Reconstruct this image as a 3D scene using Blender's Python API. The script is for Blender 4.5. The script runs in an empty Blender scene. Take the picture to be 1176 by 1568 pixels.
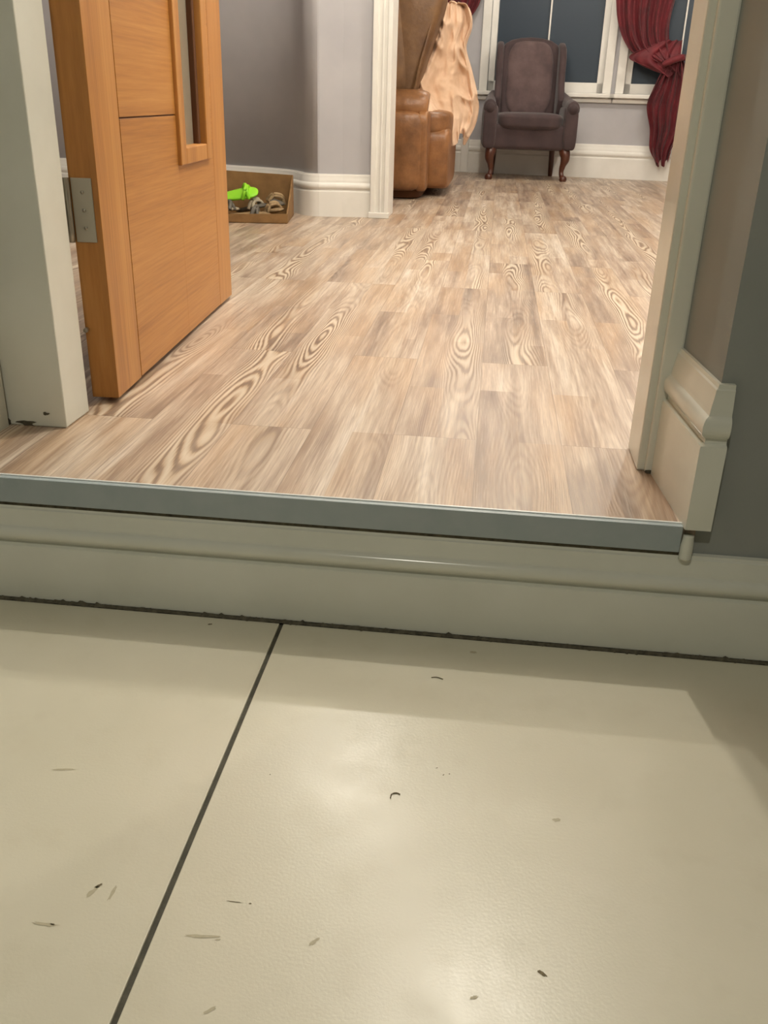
import bpy, bmesh, math, random
from mathutils import Vector, Matrix
random.seed(4)
sc=bpy.context.scene
sc.view_settings.view_transform='Standard'
sc.view_settings.look='None'

# ---------------------------------------------------------------- materials
def srgb(r,g,b):
    f=lambda c:(c/12.92 if c<=.04045 else ((c+.055)/1.055)**2.4)
    return (f(r/255),f(g/255),f(b/255),1)
class NT:
    def __init__(s,name):
        s.m=bpy.data.materials.new(name); s.m.use_nodes=True
        s.t=s.m.node_tree; s.b=s.t.nodes['Principled BSDF']
    def n(s,typ,ins=None,**kw):
        nd=s.t.nodes.new(typ)
        for k,v in kw.items(): setattr(nd,k,v)
        for k,v in (ins or {}).items(): s.set(nd.inputs[k],v)
        return nd
    def set(s,inp,v):
        if isinstance(v,bpy.types.NodeSocket): s.t.links.new(v,inp)
        else: inp.default_value=v
    def math(s,op,a,b=0.0,c=None):
        nd=s.t.nodes.new('ShaderNodeMath'); nd.operation=op
        s.set(nd.inputs[0],a); s.set(nd.inputs[1],b)
        if c is not None: s.set(nd.inputs[2],c)
        return nd.outputs[0]
    def mix(s,f,a,b,blend='MIX'):
        nd=s.t.nodes.new('ShaderNodeMix'); nd.data_type='RGBA'; nd.blend_type=blend
        s.set(nd.inputs[0],f); s.set(nd.inputs[6],a); s.set(nd.inputs[7],b)
        return nd.outputs[2]
    def ramp(s,f,stops,interp='LINEAR'):
        nd=s.t.nodes.new('ShaderNodeValToRGB'); cr=nd.color_ramp; cr.interpolation=interp
        while len(cr.elements)<len(stops): cr.elements.new(.5)
        for e,(p,c) in zip(cr.elements,stops):
            e.position=p; e.color=c if hasattr(c,'__len__') else (c,c,c,1)
        s.set(nd.inputs[0],f); return nd.outputs[0]
    def obj(s): return s.n('ShaderNodeTexCoord').outputs['Object']
    def mapping(s,vec,scale=(1,1,1),loc=(0,0,0),rot=(0,0,0)):
        nd=s.n('ShaderNodeMapping'); s.set(nd.inputs['Vector'],vec)
        nd.inputs['Scale'].default_value=scale; nd.inputs['Location'].default_value=loc; nd.inputs['Rotation'].default_value=rot
        return nd.outputs[0]
    def noise(s,vec,scale=5,detail=4,rough=.5,dist=0,w=None):
        nd=s.n('ShaderNodeTexNoise')
        if w is not None: nd.noise_dimensions='4D'; s.set(nd.inputs['W'],w)
        s.set(nd.inputs['Vector'],vec); nd.inputs['Scale'].default_value=scale
        nd.inputs['Detail'].default_value=detail; nd.inputs['Roughness'].default_value=rough
        nd.inputs['Distortion'].default_value=dist
        return nd.outputs['Fac']
    def bump(s,h,strength=.2,dist=.01):
        nd=s.n('ShaderNodeBump'); s.set(nd.inputs['Height'],h)
        nd.inputs['Strength'].default_value=strength; nd.inputs['Distance'].default_value=dist
        s.t.links.new(nd.outputs[0],s.b.inputs['Normal'])
    def fin(s,color,rough=.5,**kw):
        s.set(s.b.inputs['Base Color'],color); s.set(s.b.inputs['Roughness'],rough)
        for k,v in kw.items(): s.set(s.b.inputs[k.replace('_',' ')],v)
        return s.m
def paint(name,c1,c2=None,rough=.5,scale=3,bump=0,spec=.5,bs=180):
    t=NT(name); o=t.obj(); c2=c2 or tuple(x*.93 for x in c1[:3])+(1,)
    f=t.noise(o,scale,3,.6)
    col=t.mix(t.ramp(f,[(.35,0),(.7,1)]),c1,c2)
    if bump: t.bump(t.noise(o,bs,1),bump,.002)
    return t.fin(col,rough,Specular_IOR_Level=spec)

M={}
M['wall_hall']=paint('hall_wall_paint',srgb(150,153,149),srgb(143,147,142),.7)
M['wall_living']=paint('living_wall_paint',srgb(180,178,180),srgb(172,170,173),.8)
M['ceil']=paint('ceiling_paint',srgb(225,222,215),None,.9)
M['gloss']=paint('white_gloss_trim',srgb(222,223,211),srgb(215,216,203),.17,6,.02,.5,40)
M['trim']=paint('white_satin_trim',srgb(232,229,222),srgb(224,221,213),.4,6)
M['strip']=paint('grey_threshold_strip',srgb(164,174,176),srgb(156,168,170),.42,20)
M['bead']=paint('bright_edge_bead',srgb(238,240,238),srgb(230,232,230),.25)
M['grout']=paint('dark_grout',srgb(84,82,70),srgb(66,64,54),.9,40,.3)
M['gapdirt']=paint('dark_sealant',srgb(100,95,78),srgb(66,62,50),.9,60,.6)
M['steel']=NT('brushed_steel').fin(srgb(180,176,164),.40,Metallic=.85)
M['pane']=NT('night_window_glass').fin(srgb(50,61,72),.4,Specular_IOR_Level=.3)
M['dglass']=NT('door_glass').fin(srgb(150,142,125),.12,Specular_IOR_Level=.8)
M['green']=paint('neon_green_foam',srgb(160,225,50),srgb(125,205,35),.5)
M['rope']=paint('tan_leather_strap',srgb(160,134,96),srgb(115,92,62),.7,30)
M['greyplastic']=paint('grey_rubber',srgb(100,94,84),None,.6)
M['pale']=paint('pale_canvas',srgb(180,168,145),None,.8)
M['debris']=paint('floor_dirt',srgb(128,116,90),srgb(98,88,66),.9,300)
M['smear']=paint('faint_dirt_smear',srgb(186,178,152),srgb(176,168,140),.6,200)

# tiles
t=NT('cream_porcelain_tile'); o=t.obj()
f=t.noise(o,2.2,4,.6); f2=t.noise(o,14,3,.6)
col=t.mix(t.ramp(f,[(.35,0),(.7,1)]),srgb(213,208,188),srgb(205,200,178))
col=t.mix(t.math('MULTIPLY',t.ramp(f2,[(.55,0),(.75,1)]),.22),col,srgb(192,185,160))
t.bump(t.noise(o,260,2),.08,.002)
M['tile']=t.fin(col,t.ramp(f2,[(.3,(.28,)*3+(1,)),(.7,(.36,)*3+(1,))]),Specular_IOR_Level=.5)

# rustic oak laminate, boards run along +Y
t=NT('rustic_oak_laminate'); o=t.obj()
sw=t.mapping(o,rot=(0,0,math.radians(90)))
def brick(w,h,off,mort=0.0,loc=(0,0,0),freq=2):
    nd=t.n('ShaderNodeTexBrick'); t.set(nd.inputs['Vector'],t.mapping(sw,loc=loc) if any(loc) else sw)
    nd.offset=off; nd.offset_frequency=freq; nd.squash=1
    nd.inputs['Color1'].default_value=(0,0,0,1); nd.inputs['Color2'].default_value=(1,1,1,1)
    nd.inputs['Mortar'].default_value=(.5,.5,.5,1)
    nd.inputs['Scale'].default_value=1; nd.inputs['Mortar Size'].default_value=mort
    nd.inputs['Mortar Smooth'].default_value=0
    nd.inputs['Brick Width'].default_value=w; nd.inputs['Row Height'].default_value=h
    return nd
BW_,BH=1.6,.168
rA=brick(BW_,BH,.37,0,(.12,0,0)).outputs['Color']
rB=brick(.80,.084,.43,0,(.12,0,0),2).outputs['Color']
w1=t.math('MULTIPLY',rA,37.0); w2=t.math('MULTIPLY_ADD',rB,19.0,w1)
sx=t.n('ShaderNodeSeparateXYZ'); t.set(sx.inputs[0],o)
xl=t.math('SUBTRACT',t.math('FRACT',t.math('DIVIDE',sx.outputs[0],BH)),.5)
xc=t.math('ADD',xl,t.math('MULTIPLY',t.math('SUBTRACT',t.math('FRACT',t.math('MULTIPLY',rA,7.3)),.5),.5))
st=t.noise(t.mapping(o,(18,1.2,1)),1.6,4,.6,0,w1)
st2=t.noise(t.mapping(o,(7,.9,1)),1.3,2,.6,0,w2)
fine=t.noise(t.mapping(o,(210,6,1)),1.0,3,.7,0,w1)
isl=t.noise(t.mapping(o,(8,1.5,1)),1.0,1.4,.5,.1,w1)
val=t.math('ADD',t.math('MULTIPLY',t.math('MULTIPLY',xc,xc),48.0),t.math('MULTIPLY',isl,17.0))
val=t.math('MULTIPLY_ADD',fine,.55,val)
ln=t.math('MULTIPLY_ADD',t.math('SINE',t.math('MULTIPLY',val,6.2832)),.5,.5)
mk=t.noise(t.mapping(o,(3.2,.6,1)),1.0,1,.5,0,t.math('ADD',w1,5.0))
mask=t.math('MULTIPLY',t.ramp(mk,[(.50,.14),(.60,1)]),t.ramp(t.math('ABSOLUTE',xc),[(.14,1),(.34,.12)]))
tone=t.math('ADD',t.math('MULTIPLY',st,.60),t.math('MULTIPLY',st2,.40))
tone=t.math('MULTIPLY_ADD',t.math('SUBTRACT',rB,.5),.06,tone)
tone=t.math('MULTIPLY_ADD',t.math('SUBTRACT',rA,.5),.10,tone)
base=t.ramp(tone,[(.34,srgb(112,93,80)),(.42,srgb(146,125,108)),(.50,srgb(174,154,135)),(.57,srgb(197,180,161)),(.68,srgb(216,203,188))])
warm=t.noise(t.mapping(o,(6,.9,1)),1.2,2,.5,0,w2)
base=t.mix(t.math('MULTIPLY',t.ramp(warm,[(.47,0),(.64,1)]),.45),base,srgb(184,148,108))
base=t.mix(t.math('MULTIPLY',t.ramp(fine,[(.34,1),(.56,0)]),.45),base,srgb(120,97,80))
base=t.mix(t.math('MULTIPLY',t.ramp(fine,[(.54,0),(.70,1)]),.30),base,srgb(220,208,190))
lc=t.ramp(ln,[(.0,srgb(104,82,66)),(.20,srgb(142,117,94)),(.42,srgb(188,166,138)),(1,srgb(218,206,186))])
col=t.mix(t.math('MULTIPLY',mask,.68),base,lc)
vk=t.n('ShaderNodeTexVoronoi',{'Vector':t.mapping(o,(4.6,1.5,1)),'Scale':1.0})
kd=t.math('MULTIPLY_ADD',fine,.06,t.math('MULTIPLY_ADD',st,.10,vk.outputs['Distance']))
col=t.mix(t.math('MULTIPLY',t.ramp(kd,[(.11,1),(.20,0)]),.5),col,srgb(100,76,62))
J=brick(BW_,BH,.37,.0010,(.12,0,0))
col=t.mix(t.math('MULTIPLY',J.outputs['Fac'],.4),col,srgb(98,80,68))
t.bump(t.math('ADD',ln,fine),.10,.0012)
M['floor']=t.fin(col,t.ramp(fine,[(.3,(.30,)*3+(1,)),(.7,(.44,)*3+(1,))]),Specular_IOR_Level=.5)

def oak(name,sc_):
    t=NT(name); o=t.obj()
    g=t.noise(t.mapping(o,sc_),1.5,4,.65); g2=t.noise(t.mapping(o,tuple(x*.16 for x in sc_)),1,2,.5,.4)
    col=t.ramp(t.math('MULTIPLY_ADD',g,.55,t.math('MULTIPLY',g2,.45)),[(.34,srgb(152,98,42)),(.5,srgb(178,122,58)),(.66,srgb(192,138,74))])
    t.bump(g,.06,.0015)
    return t.fin(col,.40)
M['oakv']=oak('oak_veneer_upright',(90,20,2.2)); M['oakh']=oak('oak_veneer_crossgrain',(2.2,20,90))
M['groove']=paint('dark_groove',srgb(92,54,22),None,.8)

def leather(name,c1,c2,rough=.38):
    t=NT(name); o=t.obj()
    f=t.noise(o,5,4,.65); col=t.mix(t.ramp(f,[(.35,0),(.68,1)]),c1,c2)
    t.bump(t.noise(o,11,4,.6),.35,.02)
    return t.fin(col,rough)
M['leather']=leather('tan_leather',srgb(152,104,62),srgb(106,69,38))
M['leather_d']=leather('worn_brown_leather',srgb(128,94,58),srgb(92,62,36),.5)
def fabric(name,c1,c2,rough=.85,sheen=.4,scale=8,**kw):
    t=NT(name); o=t.obj()
    f=t.noise(o,scale,3,.6); col=t.mix(t.ramp(f,[(.35,0),(.7,1)]),c1,c2)
    return t.fin(col,rough,Sheen_Weight=sheen,**kw)
M['plum']=fabric('plum_brown_velvet',srgb(68,50,50),srgb(52,37,38),.8,.2)
M['plum_l']=fabric('plum_velvet_pad_sheen',srgb(98,78,76),srgb(72,54,54),.8,.3)  # lighter copy of the plum: velvet sheen painted into the pad colour
M['throw']=fabric('peach_throw',srgb(220,188,160),srgb(202,168,138),.9,0)
M['red']=fabric('crimson_velvet',srgb(104,14,26),srgb(74,8,18),.7,.1)
M['card']=paint('brown_cardboard',srgb(138,104,62),srgb(118,86,48),.85,12)
t=NT('dark_mahogany'); o=t.obj()
t.fin(t.mix(t.noise(t.mapping(o,(30,30,4)),1,3),srgb(60,28,18),srgb(92,50,32)),.3); M['mahog']=t.m

# ---------------------------------------------------------------- mesh helpers
def link(me,name,mat,parent=None):
    ob=bpy.data.objects.new(name,me); sc.collection.objects.link(ob)
    if mat is not None:
        me.materials.append(M[mat] if isinstance(mat,str) else mat)
    if parent: ob.parent=parent
    return ob
def group(name,loc=(0,0,0),rz=0):
    e=bpy.data.objects.new(name,None); sc.collection.objects.link(e)
    e.location=loc; e.rotation_euler=(0,0,rz); e.empty_display_size=.1; return e
def smooth(ob):
    for p in ob.data.polygons: p.use_smooth=True
def frombm(bm,name,mat,parent=None,sm=False):
    me=bpy.data.meshes.new(name); bmesh.ops.recalc_face_normals(bm,faces=bm.faces); bm.to_mesh(me); bm.free()
    ob=link(me,name,mat,parent)
    if sm: smooth(ob)
    return ob
def addbox(bm,mn,mx):
    vs=[bm.verts.new((x,y,z)) for x in (mn[0],mx[0]) for y in (mn[1],mx[1]) for z in (mn[2],mx[2])]
    for f in ((0,1,3,2),(4,6,7,5),(0,4,5,1),(2,3,7,6),(0,2,6,4),(1,5,7,3)): bm.faces.new([vs[i] for i in f])
def box(name,mn,mx,mat,parent=None,bev=0,seg=2,sm=False):
    bm=bmesh.new(); addbox(bm,mn,mx); ob=frombm(bm,name,mat,parent)
    if bev:
        m=ob.modifiers.new('b','BEVEL'); m.width=bev; m.segments=seg; m.limit_method='ANGLE'
        if seg>2: smooth(ob)
    return ob
def boxes(name,lst,mat,parent=None,bev=0,seg=2):
    bm=bmesh.new()
    for mn,mx in lst: addbox(bm,mn,mx)
    ob=frombm(bm,name,mat,parent)
    if bev:
        m=ob.modifiers.new('b','BEVEL'); m.width=bev; m.segments=seg; m.limit_method='ANGLE'
    return ob
def prism(name,poly,z0,z1,mat,parent=None):
    bm=bmesh.new(); n=len(poly)
    a=[bm.verts.new((p[0],p[1],z0)) for p in poly]; b=[bm.verts.new((p[0],p[1],z1)) for p in poly]
    bm.faces.new(a[::-1]); bm.faces.new(b)
    for i in range(n): bm.faces.new((a[i],a[(i+1)%n],b[(i+1)%n],b[i]))
    return frombm(bm,name,mat,parent)
def sweep(name,path,prof,mat,parent=None,side=1):
    P=[Vector((p[0],p[1])) for p in path]; bm=bmesh.new(); rings=[]
    for i,p in enumerate(P):
        d0=(P[i]-P[i-1]).normalized() if i else None
        d1=(P[i+1]-P[i]).normalized() if i<len(P)-1 else None
        d0=d0 or d1; d1=d1 or d0
        n0=Vector((d0.y,-d0.x)); n1=Vector((d1.y,-d1.x)); n=(n0+n1).normalized(); n/=max(.3,n.dot(n0))
        rings.append([bm.verts.new((p.x+n.x*o*side,p.y+n.y*o*side,z)) for o,z in prof])
    m=len(prof)
    for i in range(len(rings)-1):
        for j in range(m): bm.faces.new((rings[i][j],rings[i][(j+1)%m],rings[i+1][(j+1)%m],rings[i+1][j]))
    bm.faces.new(rings[0]); bm.faces.new(rings[-1][::-1])
    return frombm(bm,name,mat,parent)
def skprof(z0,h,t=.028):
    P=[(0,0),(1,0),(1,.585),(.97,.60),(.70,.612),(.66,.632),(.70,.65),(.84,.657),(.95,.668),(1.02,.683),(1.065,.70),(1.08,.72),(1.07,.74),(1.03,.76),(.95,.78),(.84,.792),(.74,.80),(.70,.815),(.70,.83),(.66,.86),(.58,.90),(.52,.94),(.50,.965),(.40,.975),(.36,1),(0,1)]
    return [(a*t,z0+b*h) for a,b in P]
def puff(name,c,h,mat,parent=None,p=4.0,n=12,rot=None,warp=None):
    bm=bmesh.new(); bmesh.ops.create_cube(bm,size=2)
    bmesh.ops.subdivide_edges(bm,edges=bm.edges[:],cuts=n,use_grid_fill=True)
    for v in bm.verts:
        q=v.co; s=(abs(q.x)**p+abs(q.y)**p+abs(q.z)**p)**(1/p); q=q/s
        q=Vector((q.x*h[0],q.y*h[1],q.z*h[2]))
        if warp: q=warp(q)
        if rot: q=rot@q
        v.co=q+Vector(c)
    return frombm(bm,name,mat,parent,True)
def tube(name,pts,rad,mat,parent=None,nseg=14,close=False,squash=1.0):
    P=[Vector(p) for p in pts]; n=len(P); R=rad if hasattr(rad,'__len__') else [rad]*n
    cs=[];rs=[]
    for i in range(n-1):
        p0,p1,p2,p3=P[max(i-1,0)],P[i],P[i+1],P[min(i+2,n-1)]
        for k in range(5):
            u=k/5; cs.append(.5*((2*p1)+(p2-p0)*u+(2*p0-5*p1+4*p2-p3)*u*u+(3*p1-p0-3*p2+p3)*u**3)); rs.append(R[i]+(R[i+1]-R[i])*(u*u*(3-2*u)))
    cs.append(P[-1]); rs.append(R[-1]); bm=bmesh.new(); rings=[]
    for i,c in enumerate(cs):
        d=(cs[min(i+1,len(cs)-1)]-cs[max(i-1,0)]).normalized()
        a=Vector((0,1,0)) if abs(d.y)<.8 else Vector((1,0,0)); u=d.cross(a).normalized(); w=d.cross(u)
        rings.append([bm.verts.new(c+u*math.cos(2*math.pi*j/nseg)*rs[i]+w*math.sin(2*math.pi*j/nseg)*rs[i]*squash) for j in range(nseg)])
    for i in range(len(rings)-1):
        for j in range(nseg): bm.faces.new((rings[i][j],rings[i][(j+1)%nseg],rings[i+1][(j+1)%nseg],rings[i+1][j]))
    bm.faces.new(rings[0][::-1]); bm.faces.new(rings[-1])
    return frombm(bm,name,mat,parent,True)
from mathutils import noise as mn_
def cloth(name,rows,nf,amp,mat,parent=None,nu=90,nv=70,seed=0,thick=.004,hem=0.02,crumple=0):
    """rows: (z,xL,yL,xR,yR) from top to bottom, folds run down."""
    rnd=random.Random(seed); ph=[rnd.random()*6.28 for _ in range(4)]
    def ev(v):
        x=v*(len(rows)-1); i=min(int(x),len(rows)-2); u=x-i
        out=[]
        for k in range(5):
            p0,p1,p2,p3=rows[max(i-1,0)][k],rows[i][k],rows[i+1][k],rows[min(i+2,len(rows)-1)][k]
            out.append(.5*(2*p1+(p2-p0)*u+(2*p0-5*p1+4*p2-p3)*u*u+(3*p1-p0-3*p2+p3)*u**3))
        return out
    bm=bmesh.new(); g=[]
    for j in range(nv+1):
        v=j/nv; z,xl,yl,xr,yr=ev(v); row=[]
        for i in range(nu+1):
            u=i/nu; a=nf*2*math.pi*u+ph[0]+.9*math.sin(3.1*v+ph[1])+.7*math.sin(7*u+ph[2])
            d=amp*(math.sin(a)+.35*math.sin(2.3*a+ph[3]+4*v))
            x=xl+(xr-xl)*u+.3*amp*math.cos(a); y=yl+(yr-yl)*u
            if crumple:
                q=Vector((x*9+z*4+seed,z*3.5-x*3,u)); nn=mn_.noise(q); n2=mn_.noise(q*2.1+Vector((5,1,2)))
                r1=1-min(1,abs(nn)*2.2); r2=1-min(1,abs(n2)*2.2)
                d+=crumple*(r1*r1*.9+r2*.25); x+=crumple*.35*mn_.noise(Vector((seed,z*5,u*1.5)))
            row.append(bm.verts.new((x,y-d,z+hem*v*math.sin(a*.5+ph[2])+.004*math.sin(9*v+a))))
        g.append(row)
    for j in range(nv):
        for i in range(nu): bm.faces.new((g[j][i],g[j][i+1],g[j+1][i+1],g[j+1][i]))
    ob=frombm(bm,name,mat,parent,True)
    m=ob.modifiers.new('s','SOLIDIFY'); m.thickness=thick
    return ob

# ---------------------------------------------------------------- hall
ZT=-.235
box('floor_hall_screed',(-1.7,-2.5,-.30),(2.0,1.40,ZT-.004),'grout')
tl=[]; ys=[-2.5,-1.96,-.76,.44,1.352]
for i in range(-1,3):
    x0=-.321+1.2*i; x1=x0+1.2
    for a,b in zip(ys[:-1],ys[1:]):
        mn=(max(x0+.0035,-1.7),a+.0035,ZT-.012); mx=(min(x1-.0035,2.0),b-.0035,ZT)
        if mx[0]>mn[0]: tl.append((mn,mx))
boxes('floor_hall',tl,'tile',None,.0015,2)
box('wall_hall_left',(-1.8,-2.6,-.30),(-1.7,1.384,2.6),'wall_hall')
box('wall_hall_right',(2.0,-2.6,-.30),(2.1,1.384,2.6),'wall_hall')
box('wall_hall_back',(-1.8,-2.7,-.30),(2.1,-2.6,2.6),'wall_hall')
box('ceiling_hall',(-1.8,-2.7,2.6),(2.1,1.385,2.7),'ceil')
g=group('wall_doorway')
prism('pier_right',[(.364,1.385),(3.2,1.385),(3.2,1.73),(.346,1.73),(.346,1.60)],-.235,2.6,'wall_hall',g)
prism('pier_left',[(-3.0,1.385),(-.97,1.385),(-.96,1.73),(-3.0,1.73)],-.235,2.6,'wall_hall',g)
box('lintel',(-.965,1.386,2.33),(.355,1.73,2.6),'wall_hall',g)
sk=sweep('baseboard_hall',[(-1.7,1.385),(2.0,1.385)],skprof(ZT+.004,.178,.030),'gloss',None,1)
def smooth_angle(ob,deg=32):
    smooth(ob)
    try:
        me=ob.data; bm=bmesh.new(); bm.from_mesh(me)
        for e in bm.edges:
            if len(e.link_faces)==2 and e.calc_face_angle(0)>math.radians(deg): e.smooth=False
        bm.to_mesh(me); bm.free()
    except Exception: pass
smooth_angle(sk)
bm=bmesh.new(); random.seed(7); N=700; prev=None
for i in range(N+1):
    x=-1.7+3.7*i/N; w=.0025+.0025*random.random()+(.003 if random.random()<.08 else 0)
    h=.001+.003*random.random()+(.003 if random.random()<.06 else 0)
    c=[bm.verts.new((x,1.352-w,ZT+.0004)),bm.verts.new((x,1.3535,ZT+h+.002)),bm.verts.new((x,1.358,ZT+.001))]
    if prev:
        for k in range(2): bm.faces.new((prev[k],prev[k+1],c[k+1],c[k]))
    prev=c
frombm(bm,'trim_sealant_joint','gapdirt')
g=group('trim_threshold_strip')
box('strip_body',(-.968,1.368,-.046),(.343,1.380,.001),'strip',g,.0015)
box('strip_bead',(-.968,1.3785,.0),(.343,1.3825,.0032),'bead',g,.0008)
box('packer',(-.968,1.374,-.058),(.352,1.3845,-.046),'gapdirt',g)
tube('end_cap',[(.3535,1.3685,-.056),(.3535,1.3685,-.035),(.354,1.370,-.014)],[.0105,.0105,.0085],'gloss',g)

# ---------------------------------------------------------------- living floor
prism('floor_living',[(-.965,1.3815),(.3665,1.3815),(.3475,1.60),(.3475,1.72),(3.2,1.72),(3.2,9.7),(-2.9,9.7),(-2.9,1.72),(-.965,1.72)],-.044,0,'floor')
pr=skprof(0.0,.238,.026)
smooth_angle(sweep('baseboard_reveal_right',[(.384,1.3850),(.3675,1.3850),(.3495,1.603)],pr,'gloss',None,-1))
sweep('baseboard_reveal_left',[(-.969,1.387),(-.962,1.625)],pr,'gloss',None,1)

g=group('trim_door_frame')
boxes('jamb_right',[((.300,1.612,0),(.347,1.735,2.33))],'gloss',g,.003)
boxes('jamb_right_architrave',[((.313,1.597,0),(.347,1.64,2.33))],'gloss',g,.004)
boxes('jamb_left',[((-.960,1.632,0),(-.818,1.742,2.33))],'gloss',g,.003)
boxes('jamb_left_rebate',[((-.960,1.740,0),(-.868,1.800,2.33))],'gloss',g,.002)
boxes('frame_head',[((-.818,1.632,2.27),(.300,1.735,2.33))],'gloss',g,.003)
def chip(name,x,y,z,a,b,seed,plane='xz'):
    rnd=random.Random(seed); bm=bmesh.new(); vs=[]
    for i in range(14):
        q=i*math.pi/7; r=1+.7*(rnd.random()-.5); u=a*r*math.cos(q); v=max(-z+.0005,b*r*math.sin(q))
        vs.append(bm.verts.new((x+u,y,z+v) if plane=='xz' else (x,y+u,z+v)))
    bm.faces.new(vs); frombm(bm,name,'gapdirt',g)
chip('chipped_paint_1',-.902,1.6314,.006,.020,.005,1); chip('chipped_paint_2',-.858,1.6314,.028,.006,.0035,2); chip('chipped_paint_3',-.94,1.6314,.006,.006,.007,3)
chip('chipped_paint_4',.327,1.5965,.004,.012,.005,4)

# ---------------------------------------------------------------- oak door
P0=Vector((-.780,1.812)); P1=Vector((-.845,2.957)); ang=math.atan2(P1.y-P0.y,P1.x-P0.x); L=(P1-P0).length; TH=.058
g=group('door_1',(P0.x,P0.y,.010),ang)
def ob_(n,l,m,b=.0008): return boxes(n,l,m,g,b)
HT=2.24
ob_('hinge_stile',[((0,0,0),(.162,TH,HT))],'oakv')
ob_('lock_stile',[((.984,0,0),(L,TH,HT))],'oakv')
gz=[0,.556,1.12,1.68,HT]
pl=[]
gx0,gx1,gzb,gzt=.600,.925,.44,2.0
for a,b in zip(gz[:-1],gz[1:]): pl.append(((.1655,0,a+.0018),(gx0,TH,b-.0018)))
ob_('cross_panels',pl,'oakh')
ob_('lower_panel',[((gx0,0,0.0018),(gx1,TH,gzb)),((gx0,0,gzt),(gx1,TH,HT))],'oakh',0)
ob_('side_panel',[((gx1,0,0.0018),(.981,TH,HT))],'oakh',0)
ob_('groove_core',[((.150,.003,.004),(.99,TH-.003,gzb-.01)),((.150,.003,.3),(gx0-.01,TH-.003,HT-.01)),((gx1+.01,.003,.3),(.99,TH-.003,HT-.01))],'groove',0)
f=.050
ob_('glazing_bead',[((gx0-.004,-.010,gzb-.004),(gx0+f,TH+.010,gzt)),((gx1-f,-.010,gzb-.004),(gx1+.004,TH+.010,gzt)),((gx0+f,-.0095,gzb-.004),(gx1-f,TH+.0095,gzb+f*.75)),((gx0,-.010,gzt-f),(gx1,TH+.010,gzt))],'oakv',.003)
ob_('inner_bead',[((gx0+f,.008,gzb),(gx0+f+.022,TH-.008,gzt)),((gx1-f-.022,.008,gzb),(gx1-f,TH-.008,gzt))],'groove',.003)
ob_('glass',[((gx0+.03,.024,gzb),(gx1-.03,.034,gzt))],'dglass',0)
for k,z in enumerate((.345,1.3)):
    ob_('hinge_leaf_%d'%k,[((-.0025,.012,z-.018),(.0,TH-.004,z+.105))],'steel',.001)
    tube('hinge_knuckle_%d'%k,[(-.006,TH+.004,z-.018),(-.006,TH+.004,z+.105)],.007,'steel',g)
    ob_('hinge_frame_leaf_%d'%k,[((-.05,TH+.010,z-.018),(-.004,TH+.0125,z+.105))],'steel',.001)
    for s in range(3): tube('hinge_screw_%d_%d'%(k,s),[(-.0042,.032,z+.01+.034*s),(-.002,.032,z+.01+.034*s)],.0035,'steel',g)
tube('edge_stud',[(-.010,TH-.004,.148),(.0,TH-.004,.148)],.005,'steel',g)

# ---------------------------------------------------------------- living room shell
box('wall_living_left',(-3.0,1.73,-.05),(-2.9,9.8,2.6),'wall_living')
box('wall_living_right',(3.2,1.73,-.05),(3.3,9.8,2.6),'wall_living')
box('ceiling_living',(-3.0,1.73,2.6),(3.3,9.9,2.7),'ceil')
def cr_(pts,n=6):
    out=[]
    for i in range(len(pts)-1):
        p0,p1,p2,p3=[Vector(pts[max(0,min(len(pts)-1,i+k))]) for k in (-1,0,1,2)]
        for k in range(n):
            u=k/n; q=.5*((2*p1)+(p2-p0)*u+(2*p0-5*p1+4*p2-p3)*u*u+(3*p1-p0-3*p2+p3)*u**3); out.append((q.x,q.y))
    out.append(pts[-1]); return out
front=[(-.655,5.33),(-.85,5.30)]+cr_([(-.975,5.270),(-1.015,5.276),(-1.065,5.315),(-1.11,5.39),(-1.18,5.48),(-1.30,5.57),(-1.50,5.65),(-1.8,5.71),(-2.3,5.745),(-2.9,5.75)])
bk=[(-2.9,5.92),(-1.7,5.88),(-.655,5.52)]
w=prism('wall_partition',front+bk,0,2.6,'wall_living')
for p in w.data.polygons:
    if abs(p.normal.z)<.5 and p.center.x<-.985 and p.center.y<5.76: p.use_smooth=True
sweep('baseboard_partition',front,skprof(0,.225,.030),'trim',None,-1)
g=group('trim_cased_opening')
boxes('casing',[((-.682,5.285,0),(-.590,5.55,2.6))],'trim',g,.004)
boxes('casing_moulding',[((-.690,5.272,0),(-.662,5.29,2.6)),((-.640,5.276,0),(-.630,5.29,2.6)),((-.612,5.272,0),(-.588,5.29,2.6))],'trim',g,.003)
box('plinth',(-.70,5.266,0),(-.584,5.30,.03),'trim',g,.003)

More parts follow.
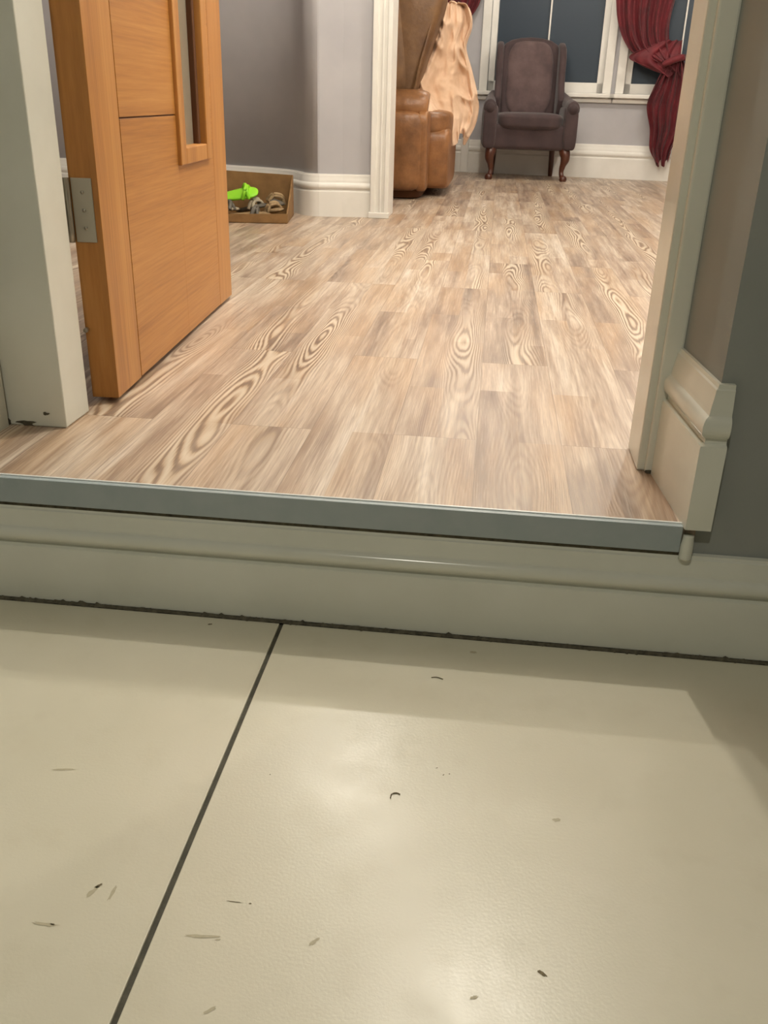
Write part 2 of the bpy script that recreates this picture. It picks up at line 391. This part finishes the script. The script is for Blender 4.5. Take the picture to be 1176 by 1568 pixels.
AW=math.atan(-.13)
def W(name): return group(name,(0,9.1,0),AW)
g=W('wall_back')
sz=.70; wins=[(-.14,.885),(1.07,1.95)]
boxes('masonry',[((-3.0,0,0),(3.4,.2,sz)),((-3.0,0,sz),(-.14,.2,2.6)),((.885,0,sz),(1.07,.2,2.6)),((1.95,0,sz),(3.4,.2,2.6)),((-.14,0,2.35),(.885,.2,2.6)),((1.07,0,2.35),(1.95,.2,2.6))],'wall_living',g)
g=W('baseboard_living_back')
sweep('run',[(-2.8,0),(3.2,0)],skprof(0,.285,.035),'trim',g,1)
boxes('pipe_boxing',[((-.34,-.05,0),(-.27,0,.30))],'trim',g,.004)
for k,(a,b) in enumerate(wins):
    g=W('window_%d'%(k+1))
    boxes('casing',[((a-.075,-.028,sz),(a,.0,2.42)),((b,-.028,sz),(b+.075,.0,2.42)),((a-.075,-.028,2.35),(b+.075,0,2.45))],'trim',g,.006)
    boxes('sill',[((a-.12,-.075,sz-.035),(b+.12,.02,sz)),((a-.09,-.03,sz-.075),(b+.09,.0,sz-.035))],'trim',g,.008)
    boxes('sash',[((a,.03,sz),(a+.055,.09,2.35)),((b-.055,.03,sz),(b,.09,2.35)),((a,.03,sz),(b,.09,sz+.085)),((a,.03,2.28),(b,.09,2.35)),((a,.02,1.62),(b,.09,1.67)),(((a+b)/2-.007,.03,sz+.08),((a+b)/2+.007,.09,2.3))],'trim',g,.004)
    box('glass',(a+.03,.055,sz+.03),(b-.03,.062,2.33),'pane',g)
    boxes('backing',[((a-.05,.18,sz-.1),(b+.05,.2,2.4))],'pane',g)

g=W('red_curtain')
Y=-.10
cloth('drape',[(2.35,.86,Y,1.50,Y),(1.8,.88,Y,1.46,Y),(1.45,.91,Y,1.41,Y),(1.25,.955,Y,1.385,Y-.01),(1.10,1.03,Y-.02,1.40,Y-.03),(1.01,1.14,Y-.04,1.44,Y-.05),(.955,1.29,Y-.06,1.475,Y-.06)],5.5,.026,'red',g,seed=3)
cloth('drape_gather',[(1.12,1.35,Y-.03,1.50,Y),(1.02,1.12,Y-.075,1.50,Y-.05),(.955,1.10,Y-.08,1.50,Y-.07),(.90,1.25,Y-.07,1.50,Y-.07),(.86,1.38,Y-.06,1.52,Y-.06)],2.5,.012,'red',g,seed=9)
cloth('tail',[(.985,1.42,Y-.06,1.52,Y-.05),(.88,1.37,Y-.06,1.56,Y-.04),(.74,1.32,Y-.05,1.59,Y-.03),(.60,1.29,Y-.05,1.60,Y-.03),(.42,1.34,Y-.05,1.59,Y-.03),(.26,1.36,Y-.05,1.54,Y-.03),(.15,1.42,Y-.05,1.52,Y-.03)],4.5,.026,'red',g,seed=5,hem=.03)
tube('tieback',[(1.37,Y-.10,.93),(1.44,Y-.115,.965),(1.52,Y-.08,.99),(1.56,Y,.985)],[.022,.028,.026,.02],'red',g)
g=W('red_curtain')
cloth('drape',[(2.35,-.70,Y,-.12,Y),(1.8,-.68,Y,-.16,Y),(1.45,-.66,Y,-.22,Y),(1.33,-.64,Y,-.27,Y),(1.24,-.66,Y-.01,-.36,Y),(1.12,-.72,Y-.03,-.52,Y),(1.0,-.78,Y-.04,-.66,Y-.02)],5,.022,'red',g,seed=8)
cloth('tail',[(1.02,-.79,Y-.05,-.66,Y-.03),(.8,-.86,Y-.05,-.64,Y-.03),(.6,-.84,Y-.05,-.62,Y-.03),(.3,-.80,Y-.05,-.68,Y-.03)],4,.02,'red',g,seed=2)
g=W('curtain_pole'); tube('rod',[(-.9,-.10,2.38),(2.1,-.10,2.38)],.015,'mahog',g)
for x in (-.85,.98,2.05): tube('bracket',[(x,0.0,2.38),(x,-.10,2.38)],.01,'mahog',g)

# ---------------------------------------------------------------- wing armchair (local front = -Y)
g=group('wingback_armchair',(.237,8.68,0),math.radians(3))
puff('seat_rail',(0,-.02,.345),(.365,.315,.105),'plum',g,10)
puff('seat_cushion',(0,-.09,.465),(.280,.285,.070),'plum',g,5)
def outline_slab(name,pts,y0,y1,mat,par,axis='xz',bev=.03,xf=None):
    bm=bmesh.new(); A=[];B=[]
    for a,b in pts:
        for lst,c in ((A,y0),(B,y1)):
            q=Vector((a,c,b)) if axis=='xz' else Vector((c,a,b))
            if xf: q=xf(q)
            lst.append(bm.verts.new(q))
    bm.faces.new(A); bm.faces.new(B[::-1]); n=len(pts)
    for i in range(n): bm.faces.new((A[i],B[i],B[(i+1)%n],A[(i+1)%n]))
    ob=frombm(bm,name,mat,par,True)
    m=ob.modifiers.new('b','BEVEL'); m.width=bev; m.segments=5; m.limit_method='ANGLE'; m.angle_limit=math.radians(40)
    return ob
half=[(.235,.40),(.250,.60),(.262,.78),(.268,.93),(.258,1.02),(.225,1.075),(.17,1.105),(.09,1.122)]
pts=half+[(0,1.128)]+[(-x,z) for x,z in half[::-1]]
lean=lambda q: Vector((q.x,q.y+(q.z-.45)*.17,q.z))
outline_slab('back_frame',pts,.13,.24,'plum',g,bev=.035,xf=lean)
puff('back_pad',(0,.160,.80),(.205,.065,.300),'plum_l',g,4,warp=lambda q:Vector((q.x*(1-.10*abs(q.z)),q.y+(q.z+.35)*.17,q.z)))
for s in (-1,1):
    wp=[(.26,.50),(.02,.52),(-.04,.64),(.02,.74),(.045,.85),(.035,.96),(.08,1.05),(.17,1.09),(.28,1.075)]
    def xf(q,s=s): return Vector((s*(.232+q.x+.02*(.26-q.y)*2.2),q.y+(q.z-.45)*.12,q.z))
    outline_slab('wing_%s'%('left' if s<0 else 'right'),wp,0,.060,'plum',g,axis='yz',bev=.022,xf=xf)
    puff('arm_body_%d'%(s+2),(s*.330,-.04,.42),(.060,.300,.165),'plum',g,8)
    tube('arm_roll_%d'%(s+2),[(s*.305,.20,.66),(s*.325,.06,.625),(s*.340,-.10,.590),(s*.345,-.25,.575),(s*.345,-.345,.568)],[.045,.052,.060,.066,.062],'plum',g,squash=.85)
    puff('arm_front_%d'%(s+2),(s*.340,-.325,.415),(.055,.030,.165),'plum',g,5)
    tube('arm_scroll_%d'%(s+2),[(s*.345,-.335,.568),(s*.345,-.362,.566)],[.052,.035],'plum',g)
    x=s*.305
    tube('front_leg_%d'%(s+2),[(x,-.27,.27),(x+s*.012,-.292,.225),(x+s*.018,-.300,.180),(x+s*.004,-.285,.12),(x-s*.002,-.280,.075),(x+s*.004,-.292,.038),(x+s*.014,-.312,.018),(x+s*.012,-.308,.0)],[.046,.045,.038,.025,.020,.021,.034,.028],'mahog',g)
    tube('rear_leg_%d'%(s+2),[(s*.26,.22,.30),(s*.265,.235,.15),(s*.27,.275,.0)],[.030,.024,.020],'mahog',g)

# ---------------------------------------------------------------- leather sofa with throw
g=group('leather_sofa')
puff('arm_near',(-.86,6.47,.30),(.375,.17,.245),'leather',g,10)
tube('arm_roll',[(-1.25,6.47,.56),(-.9,6.47,.565),(-.55,6.46,.565),(-.475,6.46,.56)],[.10,.105,.108,.09],'leather',g,nseg=22)
puff('arm_front_panel',(-.495,6.47,.30),(.035,.15,.245),'leather',g,9)
puff('seat_base',(-.86,7.17,.24),(.43,.56,.18),'leather_d',g,8)
puff('footrest_front',(-.415,7.13,.245),(.090,.53,.200),'leather',g,9)
puff('seat_cushion',(-.71,7.12,.47),(.390,.52,.085),'leather',g,6)
puff('arm_far',(-.86,7.87,.33),(.42,.16,.29),'leather',g,6)
puff('plinth_base',(-.86,7.15,.035),(.36,.75,.035),'groove',g,12)
R=Matrix.Rotation(math.radians(17),3,'Y')
puff('back_rest',(-.83,7.10,.95),(.23,.50,.46),'leather_d',g,5,rot=Matrix.Rotation(math.radians(-8),3,'Y'))
puff('back_pad_near',(-.66,6.86,.95),(.17,.24,.40),'leather_d',g,7,rot=R)
tube('back_piping',[(-.60,6.615,.58),(-.555,6.605,.80),(-.50,6.63,1.02),(-.47,6.66,1.2)],.010,'leather_d',g)
g2=group('peach_throw_blanket')
cloth('drape',[(1.22,-.47,7.0,-.34,7.15),(1.21,-.46,6.94,-.28,7.25),(1.10,-.48,6.92,-.235,7.2),(.96,-.52,6.88,-.26,7.2),(.82,-.57,6.80,-.225,7.2),(.70,-.63,6.74,-.175,7.2),(.60,-.57,6.70,-.155,7.2),(.48,-.46,6.70,-.18,7.15),(.36,-.36,6.76,-.23,7.1)],3.2,.022,'throw',g2,nu=120,nv=140,seed=11,hem=.04,crumple=.065)

# ---------------------------------------------------------------- storage box with footwear
g=group('cardboard_box')
def quad(name,p,mat,th=.006):
    bm=bmesh.new(); bm.faces.new([bm.verts.new(q) for q in p]); ob=frombm(bm,name,mat,g)
    m=ob.modifiers.new('s','SOLIDIFY'); m.thickness=th; m.offset=0; return ob
a=(-1.62,4.78);b=(-1.075,4.87);c=(-1.120,5.235);d=(-1.66,5.20)
quad('base',[(a[0],a[1],.004),(b[0],b[1],.004),(c[0],c[1],.004),(d[0],d[1],.004)],'card')
quad('back_side',[(d[0],d[1],0.004),(c[0],c[1],0.004),(c[0],c[1],.215),(d[0],d[1],.235)],'card')
quad('right_side',[(b[0],b[1],0.004),(c[0],c[1],0.004),(c[0],c[1],.215),(b[0],b[1],.050)],'card')
quad('front_side',[(a[0],a[1],0.004),(b[0],b[1],0.004),(b[0],b[1],.050),(a[0],a[1],.040)],'card')
quad('left_side',[(a[0],a[1],0.004),(d[0],d[1],0.004),(d[0],d[1],.235),(a[0],a[1],.040)],'card')
def slipper(name,loc,rz,tilt,sole,strap,L_=.12,roll_=0):
    e=group(name,loc,rz); e.rotation_euler=(roll_,tilt,rz)
    puff('sole',(0,0,0),(L_,.042,.013),sole,e,2.6,warp=lambda q:Vector((q.x,q.y*(1+.22*q.x/L_),q.z+.006*math.sin(q.x/L_*2))))
    tube('strap_front',[(.02,-.044,.0),(.035,-.030,.035),(.045,0,.045),(.035,.030,.035),(.02,.044,.0)],.011,strap,e,nseg=8)
    tube('strap_rear',[(.055,-.044,.0),(.05,-.028,.028),(.05,0,.036),(.05,.028,.028),(.055,.044,.0)],.009,strap,e,nseg=8)
    return e
slipper('slipper',(-1.385,5.08,.118),.1,-.10,'green','green',.105,.60)
slipper('slipper',(-1.33,5.12,.045),-.5,-.15,'greyplastic','pale',.115,.1)
slipper('slipper',(-1.20,5.03,.040),-.85,-.12,'rope','rope',.11,.1)
slipper('slipper',(-1.30,4.93,.030),.15,.0,'rope','greyplastic',.12,0)
slipper('slipper',(-1.20,5.12,.085),-1.1,.1,'greyplastic','rope',.10,-.2)
slipper('slipper',(-1.47,5.02,.045),.9,.1,'pale','greyplastic',.11,0)

# ---------------------------------------------------------------- bits of dirt on tile
g=group('floor_debris',(0,0,ZT))
tube('hair',[(-.080,.938,.001),(-.079,.946,.001),(-.073,.949,.001),(-.068,.947,.001)],.0008,'debris',g,nseg=6)
tube('fibre',[(-.045,1.224,.001),(-.036,1.226,.001),(-.026,1.222,.001)],.0007,'debris',g,nseg=6)
def blob(n,x,y,a,b,rot,mat,seed):
    rnd=random.Random(seed); bm=bmesh.new(); vs=[]
    for i in range(16):
        q=i*math.pi/8; r=1+.6*(rnd.random()-.5); u=a*r*math.cos(q); v=b*r*math.sin(q)
        vs.append(bm.verts.new((x+u*math.cos(rot)-v*math.sin(rot),y+u*math.sin(rot)+v*math.cos(rot),.0004)))
    bm.faces.new(vs); frombm(bm,n,mat,g)
for i,(x,y,a,b,r,m) in enumerate([(.112,.696,.0055,.0022,-.6,'debris'),(-.405,.742,.005,.002,.8,'debris'),(-.409,.732,.008,.003,1.2,'smear'),(-.385,.735,.012,.002,1.5,'smear'),(-.24,.742,.009,.0007,0,'debris'),(-.222,.742,.0015,.001,0,'debris'),(-.264,.691,.018,.0022,.1,'smear'),(-.245,.689,.004,.001,.2,'smear'),
   (-.442,.682,.015,.0022,0,'smear'),(-.434,.683,.003,.0010,0,'debris'),(-.139,.701,.008,.002,.9,'smear'),(-.022,1.008,.0018,.0007,.5,'debris'),(-.012,.995,.0015,.0009,.9,'debris'),(-.004,.998,.0012,.001,.9,'debris'),(-.229,.605,.007,.002,.7,'smear'),(.04,.657,.004,.002,.4,'smear'),
   (-.535,.928,.016,.002,.2,'smear'),(-.445,1.325,.004,.002,.4,'debris'),(.02,1.31,.006,.003,.2,'smear'),(-.25,.96,.001,.001,0,'debris'),(.14,.93,.005,.003,.3,'smear')]):
    blob('speck_%d'%i,x,y,a,b,r,m,i)

# ---------------------------------------------------------------- lights
def pt(name,loc,e,col=(1,.80,.58),r=.05):
    l=bpy.data.lights.new(name,'POINT'); l.energy=e; l.color=col; l.shadow_soft_size=r
    o=bpy.data.objects.new(name,l); o.location=loc; sc.collection.objects.link(o); return o
K=(1,.935,.83)
pt('downlight_a',(.12,2.55,2.4),70,K,.022)
pt('downlight_b',(-.55,3.9,2.4),66,K,.025)
pt('downlight_c',(1.85,3.7,2.4),84,K,.03)
pt('downlight_d',(.4,5.6,2.4),36,K,.05)
pt('downlight_e',(-.1,7.6,2.4),34,K,.05)
pt('downlight_f',(1.6,7.3,2.4),44,K,.05)
l=bpy.data.lights.new('hall_ceiling_light','AREA'); l.energy=22; l.color=(1,.95,.82); l.size=.14; l.shape='DISK'
o=bpy.data.objects.new('hall_ceiling_light',l); o.location=(-.3,-.6,2.5); sc.collection.objects.link(o)
wd=bpy.data.worlds.new('w'); sc.world=wd; wd.use_nodes=True
wd.node_tree.nodes['Background'].inputs[0].default_value=(.05,.07,.10,1); wd.node_tree.nodes['Background'].inputs[1].default_value=.3

# ---------------------------------------------------------------- camera
pitch,yaw,roll=math.radians(24.66),math.radians(6.07),math.radians(1.65)
fwd=Vector((-math.sin(yaw)*math.cos(pitch),math.cos(yaw)*math.cos(pitch),-math.sin(pitch)))
r0=Vector((math.cos(yaw),math.sin(yaw),0)); u0=r0.cross(fwd)
r=r0*math.cos(roll)+u0*math.sin(roll); u=r.cross(fwd)
cam=bpy.data.cameras.new('camera'); co=bpy.data.objects.new('camera',cam); sc.collection.objects.link(co)
m=Matrix((( r.x,u.x,-fwd.x,0),(r.y,u.y,-fwd.y,0),(r.z,u.z,-fwd.z,.62),(0,0,0,1))); co.matrix_world=m
cam.sensor_fit='VERTICAL'; cam.sensor_height=36; cam.lens=1410.8/1600*36; cam.clip_start=.02
sc.camera=co
